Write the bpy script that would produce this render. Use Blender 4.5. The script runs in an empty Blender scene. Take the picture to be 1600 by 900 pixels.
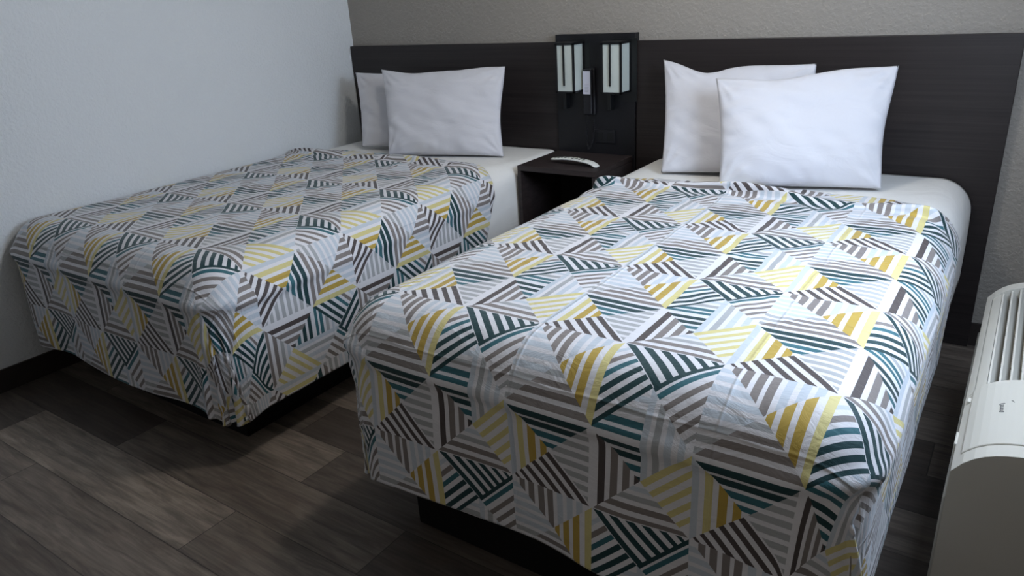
import bpy, bmesh, math, random
import numpy as np
from mathutils import Vector, Matrix, noise

random.seed(7)
scene = bpy.context.scene
COL = scene.collection

# ------------------------------------------------------------------ camera
cam_data = bpy.data.cameras.new('camera')
cam = bpy.data.objects.new('camera', cam_data)
COL.objects.link(cam)
R_ = Vector((0.8239934, 0.5636889, -0.05735593))
U_ = Vector((-0.16472048, 0.33517516, 0.92764475))
F_ = Vector((-0.54212733, 0.75492546, -0.36903322))
cam.matrix_world = Matrix(((R_.x, U_.x, -F_.x, 3.36280706),
                           (R_.y, U_.y, -F_.y, -3.19483342),
                           (R_.z, U_.z, -F_.z, 1.41945401),
                           (0, 0, 0, 1)))
cam_data.sensor_width = 36
cam_data.lens = 36 * 1145.437 / 1600
cam_data.clip_start = 0.02
scene.camera = cam

# ------------------------------------------------------------------ world, lights, exposure
w = bpy.data.worlds.new('world'); scene.world = w; w.use_nodes = True
w.node_tree.nodes['Background'].inputs[0].default_value = (0.45, 0.6, 0.9, 1)
w.node_tree.nodes['Background'].inputs[1].default_value = 0.6
scene.view_settings.view_transform = 'Standard'
scene.view_settings.look = 'None'
scene.view_settings.gamma = 1
scene.view_settings.use_curve_mapping = False
scene.view_settings.exposure = 0.05

def area(name, loc, target, size, size_y, power, color, spread=180):
    l = bpy.data.lights.new(name, 'AREA'); l.shape = 'RECTANGLE'
    l.size = size; l.size_y = size_y; l.energy = power; l.color = color
    l.spread = math.radians(spread)
    o = bpy.data.objects.new(name, l); COL.objects.link(o); o.location = loc
    o.rotation_euler = (Vector(target) - Vector(loc)).to_track_quat('-Z', 'Y').to_euler()
    return o
# daylight through the window over the air conditioner
area('window_daylight', (3.60, -1.35, 1.50), (1.6, -1.35, 0.65), 0.7, 0.7, 32, (0.68, 0.81, 1.0))
# ceiling lamp over the right bed
pl = bpy.data.lights.new('ceiling_lamp_light', 'POINT'); pl.energy = 25; pl.color = (1.0, 0.96, 0.91)
pl.shadow_soft_size = 0.07
po = bpy.data.objects.new('ceiling_lamp_light', pl); COL.objects.link(po); po.location = (2.25, -1.15, 2.34)
# added dim warm fill light behind the camera; no doorway is built there
area('front_fill', (3.1, -4.2, 1.4), (3.0, 0, 0.7), 0.8, 1.4, 4.0, (1.0, 0.95, 0.89))

# ------------------------------------------------------------------ helpers
def tag(o, label=None, cat=None, group=None, kind=None):
    if label: o['label'] = label
    if cat: o['category'] = cat
    if group: o['group'] = group
    if kind: o['kind'] = kind
    return o

def obj(name, bm, mat, parent=None, smooth=False, bevel=0.0, seg=2, loc=None):
    me = bpy.data.meshes.new(name)
    bmesh.ops.recalc_face_normals(bm, faces=bm.faces)
    bm.to_mesh(me); bm.free()
    o = bpy.data.objects.new(name, me); COL.objects.link(o)
    if mat: me.materials.append(mat)
    if smooth:
        for p in me.polygons: p.use_smooth = True
    if bevel:
        b = o.modifiers.new('bevel', 'BEVEL'); b.width = bevel; b.segments = seg
        b.limit_method = 'ANGLE'; b.angle_limit = math.radians(35)
    if parent: o.parent = parent
    if parent:   # coordinates were given in world space
        o.matrix_parent_inverse = Matrix.Translation(parent.location).inverted()
    return o

def empty(name, loc, label, cat, group=None):
    o = bpy.data.objects.new(name, None); COL.objects.link(o); o.location = loc
    o.empty_display_size = 0.1
    return tag(o, label, cat, group)

def box(bm, x0, x1, y0, y1, z0, z1):
    m = Matrix.Translation(((x0+x1)/2, (y0+y1)/2, (z0+z1)/2)) @ Matrix.Diagonal((x1-x0, y1-y0, z1-z0, 1))
    return bmesh.ops.create_cube(bm, size=1, matrix=m)['verts']

def bx(*a):
    bm = bmesh.new(); box(bm, *a); return bm

def tube(bm, pts, r, n=8, cap=True):
    pts = [Vector(p) for p in pts]; rings = []
    up = Vector((0, 0, 1))
    for i, p in enumerate(pts):
        t = (pts[min(i+1, len(pts)-1)] - pts[max(i-1, 0)]).normalized()
        a = t.cross(up)
        if a.length < 1e-3: a = t.cross(Vector((1, 0, 0)))
        a.normalize(); b = t.cross(a).normalized()
        rr = r[i] if isinstance(r, (list, tuple)) else r
        rings.append([bm.verts.new(p + rr*(math.cos(2*math.pi*k/n)*a + math.sin(2*math.pi*k/n)*b)) for k in range(n)])
    for q in range(len(rings)-1):
        for k in range(n):
            bm.faces.new((rings[q][k], rings[q][(k+1) % n], rings[q+1][(k+1) % n], rings[q+1][k]))
    if cap:
        bm.faces.new(rings[0]); bm.faces.new(rings[-1])

def prism_y(bm, prof, y0, y1):
    """closed xz profile extruded along y"""
    a = [bm.verts.new((x, y0, z)) for x, z in prof]
    b = [bm.verts.new((x, y1, z)) for x, z in prof]
    n = len(prof)
    for i in range(n):
        bm.faces.new((a[i], a[(i+1) % n], b[(i+1) % n], b[i]))
    bm.faces.new(a); bm.faces.new(b)

# ------------------------------------------------------------------ materials
def hexc(h):
    h = h.lstrip('#'); out = []
    for i in (0, 2, 4):
        c = int(h[i:i+2], 16)/255
        out.append(c/12.92 if c <= 0.04045 else ((c+0.055)/1.055)**2.4)
    return (*out, 1)

class NT:
    def __init__(s, name):
        s.m = bpy.data.materials.new(name); s.m.use_nodes = True
        s.t = s.m.node_tree; s.b = s.t.nodes['Principled BSDF']
    def n(s, typ, **kw):
        x = s.t.nodes.new(typ)
        for k, v in kw.items(): setattr(x, k, v)
        return x
    def l(s, a, b): s.t.links.new(a, b)
    def math(s, op, a, b=None, c=None):
        x = s.n('ShaderNodeMath', operation=op)
        for i, v in enumerate((a, b, c)):
            if v is None: continue
            if isinstance(v, (int, float)): x.inputs[i].default_value = v
            else: s.l(v, x.inputs[i])
        return x.outputs[0]
    def mix(s, f, a, b):
        x = s.n('ShaderNodeMix', data_type='RGBA')
        if isinstance(f, (int, float)): x.inputs[0].default_value = f
        else: s.l(f, x.inputs[0])
        for i, v in ((6, a), (7, b)):
            if isinstance(v, tuple): x.inputs[i].default_value = v
            else: s.l(v, x.inputs[i])
        return x.outputs[2]
    def noise(s, vec, scale, detail=3, rough=0.5, dist=0):
        x = s.n('ShaderNodeTexNoise'); s.l(vec, x.inputs['Vector'])
        x.inputs['Scale'].default_value = scale; x.inputs['Detail'].default_value = detail
        x.inputs['Roughness'].default_value = rough; x.inputs['Distortion'].default_value = dist
        return x.outputs['Fac']
    def mapping(s, vec, scale=(1, 1, 1), loc=(0, 0, 0), rot=(0, 0, 0)):
        x = s.n('ShaderNodeMapping'); s.l(vec, x.inputs[0])
        x.inputs['Scale'].default_value = scale; x.inputs['Location'].default_value = loc
        x.inputs['Rotation'].default_value = rot
        return x.outputs[0]
    def geo(s): return s.n('ShaderNodeNewGeometry').outputs['Position']
    def bump(s, h, strength, dist, prev=None):
        x = s.n('ShaderNodeBump'); x.inputs['Strength'].default_value = strength
        x.inputs['Distance'].default_value = dist; s.l(h, x.inputs['Height'])
        if prev: s.l(prev, x.inputs['Normal'])
        return x.outputs[0]
    def ramp(s, f, stops, interp='LINEAR'):
        x = s.n('ShaderNodeValToRGB'); s.l(f, x.inputs[0]); r = x.color_ramp; r.interpolation = interp
        while len(r.elements) > 1: r.elements.remove(r.elements[-1])
        r.elements[0].position = stops[0][0]; r.elements[0].color = stops[0][1]
        for p, c in stops[1:]:
            e = r.elements.new(p); e.color = c
        return x.outputs[0]

def plain(name, col, rough=0.5, spec=0.5, bump_scale=0, bump_d=0.001, var=0.0, metal=0):
    t = NT(name); b = t.b
    b.inputs['Roughness'].default_value = rough; b.inputs['Specular IOR Level'].default_value = spec
    b.inputs['Metallic'].default_value = metal
    c = hexc(col) if isinstance(col, str) else col
    pos = t.geo()
    if var:
        f = t.noise(pos, 6, 3)
        d = tuple(x*(1-var) for x in c[:3]) + (1,)
        t.l(t.mix(f, d, c), b.inputs['Base Color'])
    else: b.inputs['Base Color'].default_value = c
    if bump_scale: t.l(t.bump(t.noise(pos, bump_scale, 4), 0.5, bump_d), b.inputs['Normal'])
    return t.m

def wall_mat(name, col):
    t = NT(name); pos = t.geo(); b = t.b
    b.inputs['Roughness'].default_value = 0.55; b.inputs['Specular IOR Level'].default_value = 0.35
    b.inputs['Base Color'].default_value = hexc(col)
    h1 = t.noise(pos, 75, 3, 0.55)
    h2 = t.noise(pos, 28, 2, 0.5)
    h1 = t.ramp(h1, [(0.42, (0, 0, 0, 1)), (0.62, (1, 1, 1, 1))])
    n = t.bump(h1, 0.35, 0.004); n = t.bump(h2, 0.25, 0.006, n)
    t.l(n, b.inputs['Normal'])
    return t.m

def wood_mat(name, dark, light, axis='x', rough=0.45):
    t = NT(name); pos = t.geo(); b = t.b
    sc = {'x': (1.2, 40, 150), 'y': (60, 1.2, 60)}[axis]
    v = t.mapping(pos, sc)
    f = t.noise(v, 1.0, 5, 0.65)
    f2 = t.noise(t.mapping(pos, tuple(x*0.35 for x in sc)), 1.0, 3, 0.6)
    f3 = t.math('ADD', t.math('MULTIPLY', f, 0.65), t.math('MULTIPLY', f2, 0.35))
    c = t.ramp(f3, [(0.36, hexc(dark)), (0.64, hexc(light))])
    t.l(c, b.inputs['Base Color'])
    b.inputs['Roughness'].default_value = rough; b.inputs['Specular IOR Level'].default_value = 0.4
    t.l(t.bump(f, 0.3, 0.0008), b.inputs['Normal'])
    return t.m

def floor_mat():
    t = NT('vinyl_plank'); pos = t.geo(); b = t.b
    sx = t.n('ShaderNodeSeparateXYZ'); t.l(pos, sx.inputs[0]); x, y = sx.outputs[0], sx.outputs[1]
    ROW, LEN = 0.200, 1.22
    yr = t.math('DIVIDE', t.math('ADD', y, 2.40 + 20*ROW), ROW)
    row = t.math('FLOOR', yr); fy = t.math('FRACT', yr)
    # the row at y=-2.40..-2.20 (row 20) ends a plank at x = 1.555
    wn = t.n('ShaderNodeTexWhiteNoise', noise_dimensions='1D'); t.l(t.math('ADD', row, 0.37), wn.inputs['W'])
    off = t.math('MULTIPLY', wn.outputs['Value'], LEN)
    is20 = t.math('COMPARE', row, 20, 0.1)
    off = t.math('ADD', t.math('MULTIPLY', off, t.math('SUBTRACT', 1, is20)), t.math('MULTIPLY', is20, (-1.555) % LEN))
    xr = t.math('DIVIDE', t.math('ADD', x, off), LEN)
    cx = t.math('FLOOR', xr); fx = t.math('FRACT', xr)
    cid = t.n('ShaderNodeCombineXYZ'); t.l(cx, cid.inputs[0]); t.l(row, cid.inputs[1])
    w2 = t.n('ShaderNodeTexWhiteNoise', noise_dimensions='2D'); t.l(cid.outputs[0], w2.inputs['Vector'])
    rnd = w2.outputs['Value']
    # plank with the paler face
    pale = t.math('MULTIPLY', is20, t.math('MULTIPLY', t.math('LESS_THAN', x, 1.555), t.math('GREATER_THAN', x, 1.555-LEN)))
    tone = t.math('MULTIPLY', rnd, 0.7)
    tone = t.math('ADD', t.math('MULTIPLY', tone, t.math('SUBTRACT', 1, pale)), t.math('MULTIPLY', pale, 1.0))
    vec = t.n('ShaderNodeCombineXYZ'); t.l(t.math('ADD', x, t.math('MULTIPLY', rnd, 9)), vec.inputs[0]); t.l(y, vec.inputs[1])
    t.l(rnd, vec.inputs[2])
    g1 = t.noise(t.mapping(vec.outputs[0], (1.6, 14, 3)), 2.2, 6, 0.65, 0.6)
    g2 = t.noise(t.mapping(vec.outputs[0], (3, 60, 3)), 2.0, 4, 0.6)
    g3 = t.noise(t.mapping(vec.outputs[0], (2.4, 6, 3)), 2.0, 3, 0.5, 1.0)
    base = t.mix(tone, hexc('#4b433e'), hexc('#9e9184'))
    base = t.mix(t.math('MULTIPLY', t.ramp(g1, [(0.35, (1, 1, 1, 1)), (0.62, (0, 0, 0, 1))]), 0.6), base, hexc('#292422'))
    base = t.mix(t.math('MULTIPLY', t.ramp(g2, [(0.4, (1, 1, 1, 1)), (0.6, (0, 0, 0, 1))]), 0.25), base, hexc('#2b2624'))
    base = t.mix(t.math('MULTIPLY', t.ramp(g3, [(0.5, (0, 0, 0, 1)), (0.75, (1, 1, 1, 1))]), 0.35), base, hexc('#59493f'))
    e = 0.008
    ey = t.math('LESS_THAN', t.math('MINIMUM', fy, t.math('SUBTRACT', 1, fy)), e)
    ex = t.math('LESS_THAN', t.math('MINIMUM', fx, t.math('SUBTRACT', 1, fx)), 0.0015)
    ed = t.math('MAXIMUM', ex, ey)
    base = t.mix(t.math('MULTIPLY', ed, 0.65), base, hexc('#1c1918'))
    t.l(base, b.inputs['Base Color'])
    b.inputs['Roughness'].default_value = 0.5; b.inputs['Specular IOR Level'].default_value = 0.35
    n = t.bump(t.math('SUBTRACT', 1, ed), 0.4, 0.001); n = t.bump(g2, 0.15, 0.001, n)
    t.l(n, b.inputs['Normal'])
    return t.m

# printed bedspread: sixteen striped triangles in a square repeat
PERIOD_S, PERIOD_T = 0.446, 0.433
WH = hexc('#d7d6da'); DB = hexc('#4a4241'); GB = hexc('#7c7572'); G2 = hexc('#a2a4a6'); LG = hexc('#bcc4cd')
DT = hexc('#12383c'); TE = hexc('#30636d'); GO = hexc('#b09543'); PG = hexc('#cbc084')
def bars(pairs):
    """pairs (start, end, colour) over white -> constant ramp stops"""
    st = [(0.0, WH)]
    for a, b_, c in pairs:
        b_ = b_ + 0.009 if b_ < 0.98 else b_
        if a <= 0.001: st = [(0.0, c)]
        else: st.append((a, c))
        if b_ < 0.999: st.append((b_, WH))
    return st
def fabric_mat(name, s0, t0, seed=0.0):
    T = NT(name); b = T.b
    uv = T.n('ShaderNodeUVMap'); uv.uv_map = 'UVMap'
    wob = T.noise(T.mapping(uv.outputs[0], (1, 1, 1), (seed, 0, 0)), 9, 2)
    sx = T.n('ShaderNodeSeparateXYZ'); T.l(uv.outputs[0], sx.inputs[0])
    u, v = sx.outputs[0], sx.outputs[1]
    s = T.math('DIVIDE', T.math('SUBTRACT', u, s0), PERIOD_S)
    t_ = T.math('DIVIDE', T.math('SUBTRACT', v, t0), PERIOD_T)
    s2 = T.math('MULTIPLY', s, 2); t2 = T.math('MULTIPLY', t_, 2)
    a = T.math('FRACT', s2); c = T.math('FRACT', t2)     # a right, c down (FRACT floors, fine for negatives)
    i = T.math('FLOORED_MODULO', T.math('FLOOR', s2), 2); j = T.math('FLOORED_MODULO', T.math('FLOOR', t2), 2)
    ac = T.math('ADD', a, c)
    gt = lambda p, q: T.math('GREATER_THAN', p, q)
    right_or_top = gt(a, c)            # above main diagonal
    beyond = gt(ac, 1.0)               # right or bottom
    half = gt(a, 0.5)
    am = T.math('ADD', T.math('MULTIPLY', T.math('SUBTRACT', a, c), 1.0), 0.0)
    def R(f, pairs): return T.ramp(f, bars(pairs), 'CONSTANT')
    def tri(top, right, bottom, left):
        x = T.mix(right_or_top, left, top)            # not beyond
        y = T.mix(right_or_top, bottom, right)        # beyond
        return T.mix(beyond, x, y)
    am_n = T.math('SUBTRACT', c, a); ac1 = T.math('SUBTRACT', ac, 1.0)
    # square Y
    Y = tri(R(a, [(.09,.155,GB),(.205,.27,GB),(.325,.39,GB),(.44,.505,GB),(.565,.63,LG),(.69,.755,LG),(.81,.875,LG)]),
            R(a, [(.52,.575,GO),(.635,.705,GO),(.765,.84,GO),(.915,1.0,PG)]),
            R(c, [(.56,.615,G2),(.67,.725,GB),(.78,.84,GB),(.90,.97,GB)]),
            R(c, [(.07,.13,LG),(.19,.25,LG),(.31,.37,LG),(.43,.49,LG),(.55,.61,LG),(.67,.73,G2),(.79,.85,G2),(.91,.96,G2)]))
    # square X
    Xb = T.mix(half, R(c, [(.59,.64,LG),(.71,.77,G2),(.83,.89,TE),(.94,1.0,TE)]),
                     R(a, [(.50,.555,LG),(.61,.67,G2),(.73,.79,LG),(.86,.92,LG)]))
    X = tri(R(am, [(.01,.10,DT),(.19,.28,DT),(.365,.45,DT),(.53,.61,DT),(.70,.77,DT),(.86,.91,DT)]),
            R(ac1, [(.0,.05,DT),(.10,.17,TE),(.27,.34,GB),(.44,.51,GB),(.61,.68,GB),(.78,.83,G2)]),
            Xb,
            R(ac, [(.15,.21,LG),(.30,.37,GB),(.45,.52,TE),(.61,.69,DT),(.77,.85,DT),(.93,1.0,DT)]))
    # square P
    rP = R(c, [(.06,.11,G2),(.17,.23,G2),(.29,.35,G2),(.41,.47,G2),(.53,.59,G2),(.65,.71,G2),(.77,.83,G2),(.89,.95,G2)])
    rP = T.mix(gt(a, 0.955), rP, WH)
    P = tri(R(c, [(.035,.11,DT),(.16,.235,DT),(.285,.35,TE),(.40,.45,TE)]),
            rP,
            R(am_n, [(.03,.11,DB),(.20,.28,DB),(.37,.45,DB),(.55,.63,DB),(.73,.79,DB),(.88,.92,DB)]),
            R(a, [(.0,.055,LG),(.12,.185,PG),(.25,.325,GO),(.385,.45,GO)]))
    # square Q
    Qt = T.mix(half, R(c, [(.08,.145,DT),(.205,.27,DT),(.33,.39,TE),(.45,.48,DT)]),
                     R(a, [(.50,.555,LG),(.61,.67,G2),(.73,.79,LG),(.86,.92,LG)]))
    Q = tri(Qt,
            R(ac1, [(.0,.085,PG),(.18,.26,PG),(.36,.44,PG),(.54,.62,PG),(.72,.79,PG)]),
            R(c, [(.565,.615,LG),(.675,.73,G2),(.795,.86,GB),(.93,.985,GB)]),
            R(a, [(.055,.125,DB),(.19,.26,GB),(.32,.385,GB),(.44,.49,DB)]))
    colr = T.mix(j, T.mix(i, Y, X), T.mix(i, P, Q))
    T.l(colr, b.inputs['Base Color'])
    b.inputs['Roughness'].default_value = 0.62; b.inputs['Specular IOR Level'].default_value = 0.35
    b.inputs['Sheen Weight'].default_value = 0.15
    # ironed fold creases and puckers
    def crease(coord, pos_, wdt):
        d = T.math('DIVIDE', T.math('SUBTRACT', coord, pos_), wdt)
        return T.math('EXPONENT', T.math('MULTIPLY', T.math('MULTIPLY', d, d), -1))
    uu = T.math('ADD', u, T.math('MULTIPLY', T.math('SUBTRACT', wob, 0.5), 0.010))
    vv = T.math('ADD', v, T.math('MULTIPLY', T.math('SUBTRACT', wob, 0.5), 0.014))
    h = None
    for k in range(4):
        e = crease(uu, s0 + 0.012 + (k-1)*0.446*1.06, 0.0035)
        h = e if h is None else T.math('ADD', h, e)
    for q in (t0 + 0.16, t0 + 0.62, t0 - 0.30, t0 - 0.76):
        h = T.math('ADD', h, crease(vv, q, 0.004))
    n = T.bump(h, 0.8, 0.0022)
    n1 = T.noise(T.mapping(uv.outputs[0], (7, 12, 1), (seed, 0, 0)), 1.6, 4, 0.6, 1.2)
    n = T.bump(n1, 0.4, 0.010, n)
    n2 = T.noise(uv.outputs[0], 420, 2)
    n = T.bump(n2, 0.12, 0.0006, n)
    T.l(n, b.inputs['Normal'])
    return T.m

def cotton(name, col, sc=6, d=0.006):
    t = NT(name); b = t.b; pos = t.geo()
    b.inputs['Base Color'].default_value = hexc(col)
    b.inputs['Roughness'].default_value = 0.75; b.inputs['Specular IOR Level'].default_value = 0.25
    b.inputs['Sheen Weight'].default_value = 0.1
    n = t.bump(t.noise(t.mapping(pos, (1, 1, 1.6)), sc, 4, 0.55, 1.4), 0.5, d)
    n = t.bump(t.noise(pos, 900, 1), 0.1, 0.0005, n)
    t.l(n, b.inputs['Normal'])
    return t.m

M = dict(
    wall_blue=wall_mat('painted_wall_pale_blue_grey', '#dfe3e6'),
    wall_taupe=wall_mat('painted_wall_taupe', '#948f88'),
    ceil=wall_mat('painted_ceiling', '#d8d6d0'),
    floor=floor_mat(),
    base=plain('dark_baseboard_vinyl', '#2c2624', 0.5),
    head=wood_mat('dark_woodgrain_laminate', '#1b1717', '#2e2828'),
    lamp_panel=plain('black_laminate', '#151519', 0.42, 0.4, 300, 0.0003),
    stand=wood_mat('nightstand_laminate', '#241e1e', '#3a3130'),
    black=plain('black_metal', '#0d0f11', 0.4),
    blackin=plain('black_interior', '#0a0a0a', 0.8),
    frost=plain('frosted_acrylic', '#bfc7c2', 0.45, 0.5),
    sticker=plain('label_paper', '#c9cad8', 0.5),
    ink=plain('label_print', '#8f90a0', 0.6),
    plastic=plain('black_plastic', '#15151a', 0.35),
    pillow=cotton('pillowcase_cotton', '#cfcfd5', 6, 0.010),
    sheet=cotton('sheet_cotton', '#e2e1de', 7, 0.008),
    mattress=plain('mattress_ticking', '#cfc9bb', 0.8, 0.2, 60, 0.002),
    plinth=plain('black_bed_platform', '#0b0a0b', 0.55, 0.3),
    ac=plain('air_conditioner_plastic', '#b9b6ad', 0.45, 0.45, 500, 0.0001),
    acdark=plain('foot_rail_plastic', '#5d5a52', 0.7),  # darker plastic, used only on the foot rail
    acin=plain('air_conditioner_recess_plastic', '#b8b3a6', 0.6),
    ink2=plain('grey_print', '#5f5f60', 0.5),
    remote=plain('remote_white_plastic', '#dddfda', 0.35),
    rbutton=plain('remote_button_rubber', '#5a5c58', 0.6),
    rbutton2=plain('remote_pale_button_rubber', '#9a9d96', 0.6),
    white=plain('white_window_frame', '#d8d8d6', 0.4),
)
g = NT('window_glass'); g.b.inputs['Transmission Weight'].default_value = 1; g.b.inputs['Roughness'].default_value = 0.0
M['glass'] = g.m

# ------------------------------------------------------------------ the room
WX, WY0, WYB, CH = 3.64, -4.30, 0.032, 2.44
def struct(name, bm, m): return tag(obj(name, bm, m), kind='structure')
struct('floor', bx(-0.1, WX+0.1, WY0-0.1, WYB+0.1, -0.1, 0), M['floor'])
struct('ceiling', bx(-0.1, WX+0.1, WY0-0.1, WYB+0.1, CH, CH+0.1), M['ceil'])
struct('wall_left', bx(-0.1, 0, WY0-0.1, WYB+0.1, 0, CH), M['wall_blue'])
struct('wall_back', bx(0, WX, WYB, WYB+0.1, 0, CH), M['wall_taupe'])
struct('wall_front', bx(0, WX, WY0-0.1, WY0, 0, CH), M['wall_taupe'])
wy0, wy1, wz0, wz1 = -2.05, -0.65, 0.95, 2.05
bm = bmesh.new()
box(bm, WX, WX+0.12, WY0, wy0, 0, CH); box(bm, WX, WX+0.12, wy1, WYB, 0, CH)
box(bm, WX, WX+0.12, wy0, wy1, 0, wz0); box(bm, WX, WX+0.12, wy0, wy1, wz1, CH)
struct('wall_right', bm, M['wall_taupe'])
bm = bmesh.new()
for a in ((wy0, wy0+0.05, wz0, wz1), (wy1-0.05, wy1, wz0, wz1), (wy0, wy1, wz0, wz0+0.05), (wy0, wy1, wz1-0.05, wz1),
          ((wy0+wy1)/2-0.025, (wy0+wy1)/2+0.025, wz0, wz1)):
    box(bm, WX+0.04, WX+0.08, a[0], a[1], a[2], a[3])
wf = struct('window_1', bm, M['white'])
p = obj('pane', bx(WX+0.057, WX+0.062, wy0+0.05, wy1-0.05, wz0+0.05, wz1-0.05), M['glass'], wf)
struct('baseboard_left', bx(0, 0.012, WY0, WYB, 0, 0.096), M['base'])
struct('baseboard_back', bx(0.012, WX, WYB-0.012, WYB, 0, 0.096), M['base'])
struct('baseboard_right', bx(WX-0.012, WX, WY0, -1.70, 0, 0.096), M['base'])

# ------------------------------------------------------------------ headboards and lamp panel
bm = bx(0.006, 1.423, 0.0, 0.030, 0.0, 1.201)
tag(obj('headboard', bm, M['head'], bevel=0.002), 'dark woodgrain wall headboard panel behind the bed beside the pale wall', 'headboard', 'wall headboards')
bm = bx(1.846, 3.310, 0.0, 0.030, 0.0, 1.201)
tag(obj('headboard', bm, M['head'], bevel=0.002), 'wide dark woodgrain headboard panel behind the bed nearest the air conditioner', 'headboard', 'wall headboards')
bm = bx(1.424, 1.845, -0.012, 0.031, 0.0, 1.236)
tag(obj('lamp_panel', bm, M['lamp_panel'], bevel=0.002), 'tall black wall panel between the two headboards carrying both reading lamps', 'wall panel')

def sconce(x0, x1, label):
    y0, y1, z0, z1 = -0.112, -0.0125, 0.978, 1.203
    t = empty('wall_lamp', ((x0+x1)/2, y1, z0), label, 'lamp', 'box wall lamps')
    bm = bx(x0+0.004, x1-0.004, y0+0.004, y1, z0+0.006, z1-0.006)
    obj('lamp_shade', bm, M['frost'], t)
    bm = bmesh.new(); r = 0.0045
    for x in (x0, x1-2*r):
        for y in (y0, y1-2*r): box(bm, x, x+2*r, y, y+2*r, z0, z1)
    for z in (z0, z1-0.008):
        box(bm, x0, x1, y0, y0+2*r, z, z+0.008); box(bm, x0, x1, y1-2*r, y1, z, z+0.008)
        box(bm, x0, x0+2*r, y0, y1, z, z+0.008); box(bm, x1-2*r, x1, y0, y1, z, z+0.008)
    obj('frame', bm, M['black'], t)
    obj('top_cap', bx(x0-0.001, x1+0.001, y0-0.001, y1, z1-0.002, z1+0.004), M['black'], t)
    obj('accent_bar', bx(x0+0.042, x0+0.050, y0-0.004, y0+0.002, z0+0.035, z1-0.002), M['black'], t)
    obj('back_plate', bx(x0-0.012, x1+0.030, y1-0.0005, -0.0121+0.0005, z0-0.045, z1+0.012), M['black'], t)
    bm = bx(x0+0.0, x0+0.018, -0.05, -0.0125, z0-0.085, z0-0.004)
    obj('switch', bm, M['black'], t, bevel=0.003)
    return t
sconce(1.480, 1.580, 'black framed frosted box wall lamp left of the wall phone')
sconce(1.722, 1.824, 'black framed frosted box wall lamp right of the wall phone')

# wall phone
t = empty('wall_phone', (1.63, -0.013, 0.87), 'slim black wall phone with white label and hanging cord between the lamps', 'phone')
obj('cradle', bx(1.592, 1.644, -0.030, -0.0125, 0.865, 1.085), M['plastic'], t, bevel=0.006, seg=3)
bm = bmesh.new()
box(bm, 1.587, 1.634, -0.046, -0.0305, 0.868, 1.082)
obj('handset', bm, M['plastic'], t, bevel=0.009, seg=3)
lab = obj('paper_label', bx(1.591, 1.629, -0.0475, -0.0455, 0.966, 1.072), M['sticker'], t)
tag(lab, 'white printed paper label')
bm = bmesh.new()
for k in range(6): box(bm, 1.600, 1.621-0.003*(k % 2), -0.0481, -0.0474, 1.012-0.007*k, 1.0135-0.007*k)
obj('print', bm, M['ink'], lab)
bm = bmesh.new(); pts = []
for k in range(500):
    f = k/499; ang = 2*math.pi*42*f
    # hanging U from the handset foot down to the table top and back up to the panel
    if f < 0.5: q = f*2; c = Vector((1.612 - 0.006*math.sin(q*math.pi), -0.045, 0.868 - 0.165*q))
    else: q = (f-0.5)*2; c = Vector((1.612 + 0.024*q + 0.012*math.sin(q*math.pi), -0.045 + 0.020*q, 0.703 + 0.145*q**1.3))
    pts.append(c + 0.0035*Vector((math.cos(ang), math.sin(ang), 0)))
tube(bm, pts, 0.0015, 5)
obj('coiled_cord', bm, M['plastic'], t, smooth=True)

t = empty('power_outlet', (1.69, -0.0125, 0.735), 'black double power outlet plate low on the black lamp panel', 'outlet')
obj('cover_plate', bx(1.638, 1.745, -0.0175, -0.0118, 0.732, 0.797), M['plastic'], t, bevel=0.002)
for x in (1.665, 1.718):
    obj('socket', bx(x-0.016, x+0.016, -0.0195, -0.0170, 0.745, 0.784), M['black'], t, bevel=0.002)

# ------------------------------------------------------------------ nightstand
x0, x1, y0, y1, zt = 1.418, 1.833, -0.385, -0.014, 0.680
t = empty('nightstand', ((x0+x1)/2, -0.2, 0), 'open fronted dark wood nightstand standing between the two beds', 'nightstand')
obj('table_top', bx(x0, x1, y0, y1, zt-0.024, zt), M['stand'], t, bevel=0.0015)
obj('side_panel', bx(x0, x0+0.018, y0+0.001, y1, 0.0, zt-0.0245), M['stand'], t, bevel=0.001)
obj('side_panel', bx(x1-0.018, x1, y0+0.001, y1, 0.0, zt-0.0245), M['stand'], t, bevel=0.001)
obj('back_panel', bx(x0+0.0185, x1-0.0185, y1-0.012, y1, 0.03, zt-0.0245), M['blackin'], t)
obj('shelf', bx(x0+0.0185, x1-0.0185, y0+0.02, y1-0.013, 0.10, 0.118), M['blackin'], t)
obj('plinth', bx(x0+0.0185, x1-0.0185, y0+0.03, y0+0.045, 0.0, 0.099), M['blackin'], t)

# remote control
t = empty('remote_control', (1.667, -0.275, zt), 'slim white remote control with curved end on the nightstand top', 'remote control')
N = 26; bm = bmesh.new(); rings = []
for k in range(N):
    f = k/(N-1); x = -0.128 + 0.256*f
    wdt = 0.016 + 0.005*f + 0.002*math.sin(f*math.pi)
    if f < 0.05: wdt *= 0.75
    if f > 0.94: wdt *= 1 - 0.35*((f-0.94)/0.06)**2
    ztp = 0.0205 + 0.010*math.sin(min(1, f/0.9)*math.pi) - (0.016*max(0, (f-0.82)/0.18)**2)
    th = 0.0095 + 0.001*f
    zb = max(0.0003, ztp - th)
    ring = []
    for q in range(16):
        a = 2*math.pi*q/16; ca, sa = math.cos(a), math.sin(a)
        yy = wdt*math.copysign(abs(ca)**0.5, ca); zz = (ztp+zb)/2 + (ztp-zb)/2*math.copysign(abs(sa)**0.6, sa)
        ring.append(bm.verts.new((x, yy, zz)))
    rings.append(ring)
for k in range(N-1):
    for q in range(16): bm.faces.new((rings[k][q], rings[k][(q+1) % 16], rings[k+1][(q+1) % 16], rings[k+1][q]))
bm.faces.new(rings[0]); bm.faces.new(rings[-1])
RM = Matrix.Translation((1.667, -0.277, zt)) @ Matrix.Rotation(math.radians(-5), 4, 'Z')
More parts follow.
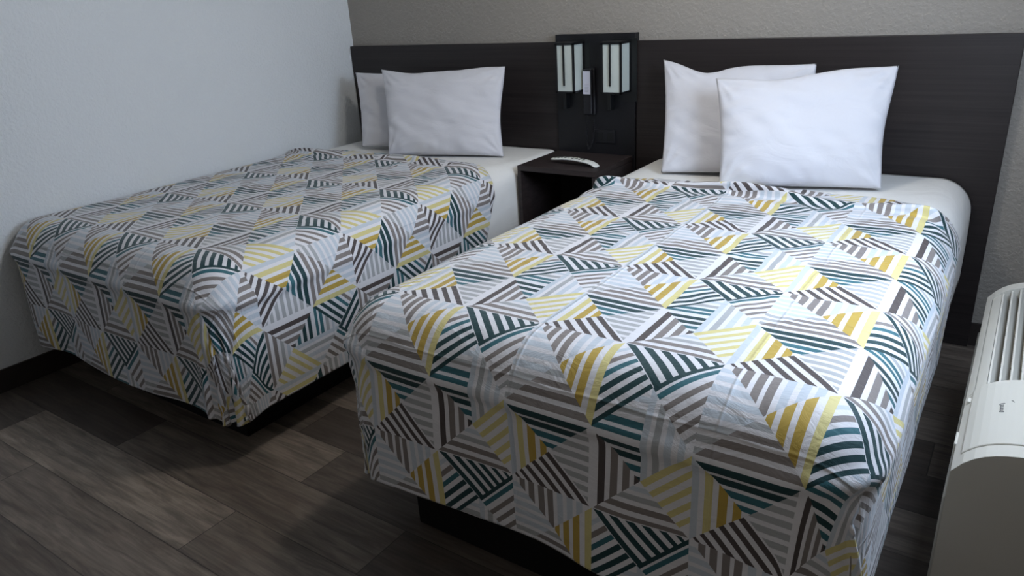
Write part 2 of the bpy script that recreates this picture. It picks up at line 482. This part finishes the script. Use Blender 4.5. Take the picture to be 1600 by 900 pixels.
bm.transform(RM)
obj('case', bm, M['remote'], t, smooth=True)
def rtop(f): return 0.0205 + 0.010*math.sin(min(1, f/0.9)*math.pi) - (0.016*max(0, (f-0.82)/0.18)**2)
for k in range(9):
    for q in (-1, 0, 1):
        if k in (4,) and q == 0: continue
        f = 0.10 + k*0.075; x = -0.128 + 0.256*f; z = rtop(f)
        bm = bx(x-0.0055, x+0.0055, q*0.0095-0.0033, q*0.0095+0.0033, z-0.003, z+0.0018); bm.transform(RM)
        obj('button', bm, M['rbutton'] if (k+q) % 2 == 0 else M['rbutton2'], t, bevel=0.0012)

# ------------------------------------------------------------------ air conditioner
AY0, AY1, AX = -1.655, -0.607, 3.350
t = empty('air_conditioner', (3.5, -1.13, 0), 'white through-wall air conditioner with top grille beside the right bed', 'air conditioner')
def top_z(x):
    d = max(0.0, x-AX)
    return 0.450 + 0.074*(1-math.exp(-d/0.045)) + 0.03*d
XB = WX-0.002
xs = [AX + (XB-AX)*k/24 for k in range(25)]
XG0 = AX+0.024   # recess begins
# cabinet: open grille well between AY -1.325 and -0.66
def cap(bm, y0, y1, xa, xb, zoff=0.0, zbot=None):
    pr = [(x, top_z(x)+zoff) for x in [xa + (xb-xa)*k/16 for k in range(17)]]
    zb = 0.03 if zbot is None else zbot
    prism_y(bm, [(xa, zb)] + pr + [(xb, zb)], y0, y1)
bm = bmesh.new()
GY0, GY1 = -1.320, -0.655
cap(bm, AY0, GY0, AX, XB); cap(bm, GY1, AY1, AX, XB)
cap(bm, GY0, GY1, AX, XG0-0.010)
prism_y(bm, [(XG0-0.010, 0.03), (XG0-0.010, 0.435), (XB, 0.445), (XB, 0.03)], GY0, GY1)
obj('cabinet', bm, M['ac'], t, bevel=0.006, seg=3)
obj('foot_rail', bx(AX+0.02, XB, AY0+0.02, AY1-0.02, 0.0, 0.0295), M['acdark'], t)
# flat strip left of the grille
bm = bmesh.new(); cap(bm, GY0+0.001, GY1-0.001, XG0-0.0095, XG0+0.012, -0.006, 0.38)
obj('grille_frame', bm, M['ac'], t, bevel=0.002)
k = 0; x = XG0+0.013
while x < XB-0.02:
    bm = bmesh.new()
    za = top_z(x)-0.004
    sl = [(x, za), (x+0.0045, za), (x+0.0215, za-0.026), (x+0.0180, za-0.029)]
    prism_y(bm, sl, GY0+0.001, GY1-0.001)
    obj('slat', bm, M['ac'], t); x += 0.0210; k += 1
for y in (-1.10, -0.88): obj('grille_rib', bx(XG0+0.013, XB-0.005, y-0.002, y+0.002, 0.4455, 0.452), M['acin'], t)
# raised control lid on the near part, with a lip arc at each end
bm = bmesh.new()
pr = [(x, top_z(x)+0.004) for x in [AX+0.012 + (XB-0.004-AX-0.012)*k/20 for k in range(21)]]
prism_y(bm, [(AX+0.012, 0.44)] + pr + [(XB-0.004, 0.44)], AY0+0.045, GY0+0.012)
lid = obj('control_lid', bm, M['ac'], t, bevel=0.003, seg=2)
obj('latch', bx(AX-0.004, AX+0.008, -1.545, -1.490, 0.425, 0.452), M['ac'], lid, bevel=0.002)
obj('latch', bx(AX+0.004, AX+0.014, -1.365, -1.345, 0.452, 0.468), M['ac'], lid, bevel=0.002)
bm = bmesh.new()
# small script wordmark (unreadable in the photograph): joined strokes running along the unit
pts = []
for k in range(70):
    f = k/69; yy = -1.430 - 0.044*f
    amp = 0.0030*(1.6 if f < 0.2 or f > 0.88 else 1.0)
    xx = 3.418 + amp*math.sin(f*2*math.pi*5.5) + 0.002
    pts.append((xx, yy - 0.002*math.cos(f*2*math.pi*5.5), top_z(xx)+0.0046))
tube(bm, pts, 0.0008, 4)
tube(bm, [(3.436, -1.418, top_z(3.436)+0.0046), (3.440, -1.421, top_z(3.44)+0.0046), (3.441, -1.427, top_z(3.441)+0.0046)], 0.0007, 4)
obj('logo', bm, M['ink2'], lid)
# front panel relief of the unit facing the bed
obj('front_grille', bx(AX-0.006, AX+0.002, AY0+0.05, AY1-0.05, 0.08, 0.35), M['ac'], t, bevel=0.004)

# ------------------------------------------------------------------ beds
def rounded_box(bm, x0, x1, y0, y1, z0, z1, r, n=5):
    vs = box(bm, x0, x1, y0, y1, z0, z1)
    bmesh.ops.bevel(bm, geom=list(bm.edges), offset=r, segments=n, profile=0.5, affect='EDGES')

ZT = 0.676
def bed(x0, x1, yf, px0, px1, pyf, label):
    t = empty('bed', ((x0+x1)/2, (yf-0.01)/2, 0), label, 'bed', 'full size beds')
    obj('platform_base', bx(px0, px1, pyf, -0.004, 0.0, 0.215), M['plinth'], t, bevel=0.004)
    bm = bmesh.new(); rounded_box(bm, x0+0.02, x1-0.02, yf+0.02, -0.005, 0.2155, 0.42, 0.09, 6)
    obj('box_spring', bm, M['mattress'], t, smooth=True)
    bm = bmesh.new(); rounded_box(bm, x0, x1, yf, -0.004, 0.4205, ZT, 0.115, 8)
    obj('mattress', bm, M['mattress'], t, smooth=True)
    return t
LX0, LX1, RX0, RX1 = 0.050, 1.378, 1.900, 3.236
YFL, YFR = -2.036, -2.008
bed(LX0, LX1, YFL, 0.20, 1.236, -1.916, 'full size bed on a black platform, along the pale left wall')
bed(RX0, RX1, YFR, 2.083, 3.08, -1.950, 'full size bed on a black platform, beside the air conditioner')

# ---- cloth draping by relaxing a grid of masses over a rounded block
def drape(rest, P0, P, locked, x0, x1, yf, zt, off, r=0.125, iters=6, steps=200, seed=1, wall=None, right=None, bend=0.12, yhead=0.0, anchor=None, reach=None):
    rng = np.random.default_rng(seed)
    P = P + rng.normal(0, 0.0015, P.shape)
    old = P.copy()
    def con(di, dj, k, step):
        out = []
        H, W = rest.shape[:2]
        m = 2 if step == 1 else 4
        # split so that no vertex is shared inside one batch
        def sl(a0, d, n):  # start, shift, length
            return a0
        if di == 0:
            starts = [0, 1] if step == 1 else [0, 1, 2, 3]
            for s in starts:
                A = (slice(None), slice(s, W-dj, 2*dj if step == 1 else 4)); B = (slice(None), slice(s+dj, W, 2*dj if step == 1 else 4))
                out.append((A, B))
        else:
            starts = [0, 1] if step == 1 else [0, 1, 2, 3]
            for s in starts:
                mm = 2*di if step == 1 else 4
                if dj == 0: ca, cb = slice(None), slice(None)
                elif dj > 0: ca, cb = slice(0, W-dj), slice(dj, W)
                else: ca, cb = slice(-dj, W), slice(0, W+dj)
                out.append(((slice(s, H-di, mm), ca), (slice(s+di, H, mm), cb)))
        res = []
        for A, B in out:
            n = min(rest[A].shape[0], rest[B].shape[0]); q = min(rest[A].shape[1], rest[B].shape[1])
            L = np.linalg.norm(rest[A][:n, :q] - rest[B][:n, :q], axis=-1)
            L0 = np.linalg.norm(P0[A][:n, :q] - P0[B][:n, :q], axis=-1)
            L = np.where(L0 < L*0.985, 0.9*L0+0.1*L, L)
            res.append((A, B, n, q, L, k))
        return res
    cons = con(0, 1, 1.0, 1) + con(1, 0, 1.0, 1) + con(1, 1, 0.35, 1) + con(1, -1, 0.35, 1) + con(0, 2, bend, 2) + con(2, 0, bend, 2)
    cx, hx = (x0+x1)/2, (x1-x0)/2 + off
    y1_ = 0.3; cy, hy = (yf+y1_)/2, (y1_-yf)/2 + off
    z0_ = -0.5; cz, hz = (zt+z0_)/2, (zt-z0_)/2 + off
    R = r + off
    C = np.array([cx, cy, cz]); Hh = np.array([hx, hy, hz]) - R
    for st in range(steps):
        vel = (P-old)*0.965
        old = P.copy()
        P = P + vel; P[..., 2] -= 0.0007
        for it in range(iters):
            for A, B, n, q, L, k in cons:
                a = P[A][:n, :q]; b = P[B][:n, :q]
                d = b-a; l = np.sqrt((d*d).sum(-1)) + 1e-9
                if k < 0.3: f = np.where(l < L, (l-L)/l, (l-L)/l*0.5)*0.5*k
                else: f = (l-L)/l*0.5*k
                c = d*f[..., None]
                P[A][:n, :q] += c; P[B][:n, :q] -= c
            # collide with the block
            d = P-C; qv = np.abs(d)-Hh
            mx = np.maximum(qv, 0); ln = np.sqrt((mx*mx).sum(-1))
            inside = (ln < R)
            nrm = mx/np.maximum(ln, 1e-6)[..., None]
            deep = ln < 1e-6
            # deep inside: push up
            nrm[deep] = (0, 0, 1)
            push = np.where(deep, R - qv[..., 2], R-ln)
            push = np.where(inside, push, 0)
            P += np.sign(d)*nrm*push[..., None]*np.array([1, 1, 1])
            if wall is not None: P[..., 0] = np.maximum(P[..., 0], wall)
            if right is not None: P[..., 0] = np.minimum(P[..., 0], right)
            dd = P-anchor; ll = np.sqrt((dd*dd).sum(-1)); over = (ll > reach) & (reach > 0)
            sc_ = np.where(over, reach/np.maximum(ll, 1e-6), 1.0)
            P = anchor + dd*sc_[..., None]
            P[..., 2] = np.maximum(P[..., 2], 0.012)
            P[locked] = old[locked]
        # friction where it lies on the block
        fr = inside & (nrm[..., 2] > 0.75)
        old[fr] = P[fr]*0.85 + old[fr]*0.15
        fr2 = inside & ~(nrm[..., 2] > 0.75)
        old[fr2] = P[fr2]*0.4 + old[fr2]*0.6
    return P

def spread(name, x0, x1, YF, mat, label, wall, right, seed, dl, dr, df, head, ridge, s0, t0):
    off = 0.012
    ex0, ex1, eyf, ezt = x0-off, x1+off, YF-off, ZT+off
    W_, hy = ex1-ex0, 0
    h = 0.0215
    # rest sheet coordinates: u across, v along (v = y on top, continues below the foot edge)
    ys = -0.425
    us = np.linspace(ex0-dl, ex1+dr, int((W_+dl+dr)/h)+1)
    vs = np.linspace(ys, eyf-df, int((abs(eyf-ys)+df)/h)+1)
    U, V = np.meshgrid(us, vs)
    # round the two foot corners of the cloth
    for side, dd in ((-1, dl), (1, dr)):
        Rc = min(dd, df)*0.98
        if dd < 0.2: continue
        ox = (ex1+dr-Rc) if side > 0 else (ex0-dl+Rc); oy = eyf-df+Rc
        a = np.clip((U-ox)*side/Rc, 0, 1); b = np.clip((oy-V)/Rc, 0, 1)
        m = (a > 0) & (b > 0)
        a2 = a*np.sqrt(1-b*b*0.62); b2 = b*np.sqrt(1-a*a*0.62)
        U = np.where(m, ox+side*a2*Rc, U); V = np.where(m, oy-b2*Rc, V)
    # curved head edge
    xc = (ex0+ex1)/2
    uu = np.clip((U-xc)/(W_/2+0.35), -1, 1)
    hv = head(uu)
    fade = np.clip((V-(-1.0))/(ys+1.0), 0, 1)**2
    V = V + fade*hv
    rest = np.stack([U, V], -1)
    # first guess: wrapped round the soft edges
    RR = 0.125+off
    P = np.zeros(U.shape+(3,))
    du = np.where(U > ex1, U-ex1, np.where(U < ex0, U-ex0, 0)); dv = np.where(V < eyf, eyf-V, 0)
    rr = np.hypot(du, dv)
    ax0, ax1, ayf = ex0+RR, ex1-RR, eyf+RR
    dua = np.where(U > ax1, U-ax1, np.where(U < ax0, U-ax0, 0)); dva = np.where(V < ayf, ayf-V, 0)
    ra = np.hypot(dua, dva); arc = RR*math.pi/2
    ang = np.clip(ra/RR, 0, math.pi/2)
    hor = RR*np.sin(ang); low = RR*(1-np.cos(ang)) + np.maximum(ra-arc, 0)
    nx = np.where(ra > 0, dua/np.maximum(ra, 1e-6), 0); ny = np.where(ra > 0, -dva/np.maximum(ra, 1e-6), 0)
    cxp = np.clip(U, ax0, ax1); cyp = np.maximum(V, ayf)
    th = np.arctan2(np.abs(ny), np.abs(nx))
    corner = (np.abs(dua) > 0) & (dva > 0)
    wave = np.where(corner, 0.20*np.sin(2*th)**1.5*np.maximum(ra-arc, 0), 0)
    flare = 0.02*np.maximum(ra-arc, 0) + wave
    P[..., 0] = cxp + nx*(hor+flare); P[..., 1] = cyp + ny*(hor+flare); P[..., 2] = ezt - low
    if wall is not None: P[..., 0] = np.maximum(P[..., 0], wall)
    locked = (rr == 0) & (V > -1.6) & (U > ex0+0.16) & (U < ex1-0.16)
    anchor = np.stack([cxp, cyp, np.full(U.shape, ezt)], -1)
    reach = np.where(ra > arc, np.sqrt(hor**2+low**2)*1.004, 0)
    P = drape(rest, P.copy(), P, locked, x0, x1, YF, ZT, off, anchor=anchor, reach=reach, wall=wall, right=right, seed=seed)
    # gentle ripples and the puckered roll near the head
    top = np.clip((P[..., 2]-(ZT-0.03))/0.03, 0, 1)
    Hh_, Ww = U.shape
    rip = np.zeros(U.shape)
    for a in range(Hh_):
        for b in range(Ww):
            q = Vector((U[a, b]*5.5, V[a, b]*4.0, seed*3.1))
            rip[a, b] = noise.noise(q)*0.0045 + noise.noise(q*2.6)*0.0016
    P[..., 2] += top*(rip+0.004)
    side = 1-top
    P[..., 0] += side*rip*0.9*np.sign(U-xc); P[..., 1] -= side*(V < eyf)*rip*0.9
    rip_y = ridge
    hang = np.clip(rr-0.12, 0, 1)
    wv_ = np.sin(U*11+seed*2+1.5*np.sin(U*4.3))*0.045*hang*(dv > 0) 
    P[..., 1] -= (wv_+0.02*hang)*(np.abs(U-xc) < W_/2-0.05)
    for yc, amp, wd, sl, wv in rip_y:
        line = yc + sl*(uu) + wv*np.sin(U*6.3+seed) - 0.10*np.abs(uu)**3
        d = (V-line)/wd
        prof = np.exp(-np.where(d > 0, d*0.75, d*1.3)**2)
        amp_l = amp*(0.75+0.35*np.sin(U*9+seed*2))
        P[..., 2] += prof*amp_l*np.clip(top+0.3, 0, 1)
        P[..., 1] -= prof*amp_l*0.75*np.clip(top, 0, 1)
    if right is not None: P[..., 0] = np.minimum(P[..., 0], right)
    if wall is not None: P[..., 0] = np.maximum(P[..., 0], wall)
    me = bpy.data.meshes.new(name)
    idx = np.arange(Hh_*Ww).reshape(Hh_, Ww)
    F = np.stack([idx[:-1, :-1], idx[1:, :-1], idx[1:, 1:], idx[:-1, 1:]], -1).reshape(-1, 4)
    me.from_pydata(P.reshape(-1, 3).tolist(), [], F.tolist())
    uvl = me.uv_layers.new(name='UVMap')
    flat = rest.reshape(-1, 2)
    li = np.zeros(len(me.loops), dtype=np.int32); me.loops.foreach_get('vertex_index', li)
    uvd = np.stack([flat[li, 0], -flat[li, 1]], -1).astype(np.float32)
    uvl.data.foreach_set('uv', uvd.ravel())
    for p_ in me.polygons: p_.use_smooth = True
    me.materials.append(mat)
    o = bpy.data.objects.new(name, me); COL.objects.link(o)
    sd = o.modifiers.new('soft', 'SUBSURF'); sd.levels = 1; sd.render_levels = 2
    so = o.modifiers.new('thick', 'SOLIDIFY'); so.thickness = 0.004; so.offset = -1
    tag(o, label, 'bedspread', 'patterned bedspreads')
    return o

# pattern origin: a seam node lies at (x, y); the sheet's v axis is stored as -y
sL = (0.462, 1.880); sR = (2.484, 1.860)
spread('bedspread', LX0-0.075, LX1, YFL, fabric_mat('printed_cotton_left', sL[0], sL[1], 3.0),
       'geometric striped bedspread draped over the bed along the pale left wall', 0.014, None, 3, -0.053, 0.46, 0.455,
       lambda u: -0.26*np.abs(u)**2.5, [(-0.53, 0.032, 0.028, 0.02, 0.014), (-0.63, 0.010, 0.028, -0.02, 0.012)], *sL)
spread('bedspread', RX0, RX1, YFR, fabric_mat('printed_cotton_right', sR[0], sR[1], 8.0),
       'geometric striped bedspread draped over the bed nearest the air conditioner', None, 3.335, 5, 0.46, 0.44, 0.445,
       lambda u: -0.17*np.abs(u)**2.5, [(-0.55, 0.052, 0.026, -0.02, 0.016), (-0.66, 0.012, 0.028, 0.02, 0.012)], *sR)

# flat sheets showing at the head of each bed
def sheet(x0, x1, dl, dr, label, seed, corner=False):
    bm = bmesh.new(); n, m = 90, 34
    g_ = []
    yA, yB = -0.012, -0.95
    for j in range(m):
        row = []
        v = yA + (yB-yA)*j/(m-1)
        for i in range(n):
            u = (x0-dl) + (x1+dr-x0+dl)*i/(n-1)
            r = 0.115; off = 0.004
            if corner and u > 1.0:
                kk = min(1, max(0, (v+0.50)/0.27)); r = 0.115-0.085*kk
            # wrap over a rounded edge
            def wrap(d):   # d: distance past the point where rounding starts
                arc = (r+off)*math.pi/2
                if d <= 0: return d, 0.0
                if d < arc: a = d/(r+off); return (r+off)*math.sin(a), (r+off)*(1-math.cos(a))
                return (r+off), (r+off)+(d-arc)
            xe = x1 + (0.028*kk if (corner and u > 1.0) else 0)
            if u > xe-r: a, b = wrap(u-(xe-r)); X = xe-r+a; Z = ZT+off-b
            elif u < x0+r: a, b = wrap((x0+r)-u); X = x0+r-a; Z = ZT+off-b
            else: X, Z = u, ZT+off
            q = Vector((u*4, v*5, seed))
            k = noise.noise(q)
            drop = max(0, ZT-0.08-Z)
            sx = 1 if u > (x0+x1)/2 else -1
            Z += 0.0015*k if drop == 0 else 0
            X += sx*min(0.0025, drop*0.02)*(1+noise.noise(Vector((v*14, u, seed))))
            row.append(bm.verts.new((max(X, 0.0135), v, Z)))
        g_.append(row)
    for j in range(m-1):
        for i in range(n-1): bm.faces.new((g_[j][i], g_[j+1][i], g_[j+1][i+1], g_[j][i+1]))
    o = obj('bed_sheet', bm, M['sheet'], smooth=True)
    so = o.modifiers.new('thick', 'SOLIDIFY'); so.thickness = 0.001; so.offset = 1
    tag(o, label, 'sheet', 'white bed sheets')
    return o
sheet(LX0, LX1, 0.20, 0.40, 'plain white sheet on the bed along the left wall, showing beside the nightstand', 1, True)
sheet(RX0, RX1, 0.30, 0.34, 'plain white sheet on the bed nearest the air conditioner, showing at its head', 4)

# ------------------------------------------------------------------ pillows
def pillow(TL, TR, BR, BL, T, label, seed, top=None, side=0.0, nU=84, nV=60, ear=0.5):
    TL, TR, BR, BL = map(Vector, (TL, TR, BR, BL))
    n0 = ((TR-TL).cross(BL-TL)).normalized()
    if n0.y > 0: n0 = -n0          # towards the room
    bm = bmesh.new()
    c0 = (TL+TR+BR+BL)/4
    Wd = (TR-TL).length; Hd = (BL-TL).length
    def pt(u, v, s):
        # edges drawn in between the corners
        pinch_u = 0.022*math.sin(math.pi*v)**0.8; pinch_v = 0.034*math.sin(math.pi*u)**0.8
        uu = u + (0.5-u)*2*pinch_u*abs(2*u-1)**3
        vt = pinch_v*(1 if v < 0.5 else 0.35)
        vv = v + (0.5-v)*2*vt*abs(2*v-1)**3
        if top: vv += top(u)*(1-v)**2.2
        uu += side*math.exp(-((v-0.12)/0.25)**2)*max(0, u-0.6)*2.5 - 0.6*side*math.exp(-((v-0.6)/0.25)**2)*max(0, u-0.6)*2.5
        p_ = (TL*(1-uu)+TR*uu)*(1-vv) + (BL*(1-uu)+BR*uu)*vv
        a = max(0.0, 1-abs(2*u-1)**2.6); b = max(0.0, 1-abs(2*v-1)**2.6)
        hgt = T*(a*b)**0.52*(1.0+0.25*(v-0.5))
        # corner-to-centre puckers and soft dents
        cu, cv = min(u, 1-u), min(v, 1-v)
        rad = math.exp(-((cu/0.22)**2+(cv/0.22)**2))
        ang = math.atan2(cv*Hd, cu*Wd+1e-6)
        w_ = 0.0085*rad*math.sin(ang*13+seed)
        edge_ = 0.004*math.exp(-(cu/0.12)**2)*math.sin(v*38+seed*2+4*noise.noise(Vector((u*5, v*5, seed)))) + \
                0.003*math.exp(-(cv/0.12)**2)*math.sin(u*44+seed+4*noise.noise(Vector((u*5, v*5, seed+3))))
        diag = noise.noise(Vector(((u+v)*3.0, (u-v)*7.0, seed*1.7+s)))*0.0095
        dr = 0.010*math.exp(-(1-u)/0.30)*noise.noise(Vector((u*2.5, v*15-u*4, seed+2))) + \
             0.008*math.exp(-u/0.22)*noise.noise(Vector((u*2.5, v*13+u*5, seed+5)))
        diag += dr
        big = noise.noise(Vector((u*2.2, v*2.2, seed+s*9)))*0.012
        mask = (a*b)**0.4
        return p_ + n0*s*(hgt+(w_+edge_+diag+big)*mask)
    grids = {}
    for s in (1, -1):
        G = []
        for j in range(nV+1):
            row = []
            for i in range(nU+1):
                if s == -1 and (i in (0, nU) or j in (0, nV)): row.append(grids[1][j][i]); continue
                row.append(bm.verts.new(pt(i/nU, j/nV, s)))
            G.append(row)
        grids[s] = G
        for j in range(nV):
            for i in range(nU):
                f = (G[j][i], G[j+1][i], G[j+1][i+1], G[j][i+1])
                bm.faces.new(f if s == 1 else f[::-1])
    o = obj('pillow', bm, M['pillow'], smooth=True)
    tag(o, label, 'pillow', 'white pillows')
    return o
pillow((.215, -.185, 1.075), (.93, -.065, 1.078), (.99, -.20, .700), (.37, -.355, .700), 0.050,
       'white pillow mostly hidden, against the headboard on the left bed', 1.3)
pillow((.520, -.290, 1.105), (1.185, -.115, 1.098), (1.262, -.270, .690), (.660, -.455, .692), 0.062,
       'white pillow in front, leaning on another on the left bed', 2.1,
       top=lambda u: 0.03*math.exp(-((u-0.25)/0.18)**2)-0.02*math.exp(-((u-0.85)/0.15)**2), side=0.012)
pillow((2.012, -.080, 1.128), (2.648, -.070, 1.104), (2.72, -.20, .700), (2.120, -.335, .692), 0.050,
       'white pillow partly hidden, against the headboard on the right bed', 5.2,
       top=lambda u: 0.085*math.exp(-((u-0.30)/0.17)**2)-0.01*u)
pillow((2.335, -.320, 1.078), (2.945, -.160, 1.106), (2.965, -.300, .692), (2.425, -.490, .695), 0.068,
       'plump white pillow in front, leaning on another on the right bed', 7.9,
       top=lambda u: -0.035*math.exp(-((u-0.74)/0.22)**2)+0.02*math.exp(-((u-0.35)/0.15)**2), side=0.010)
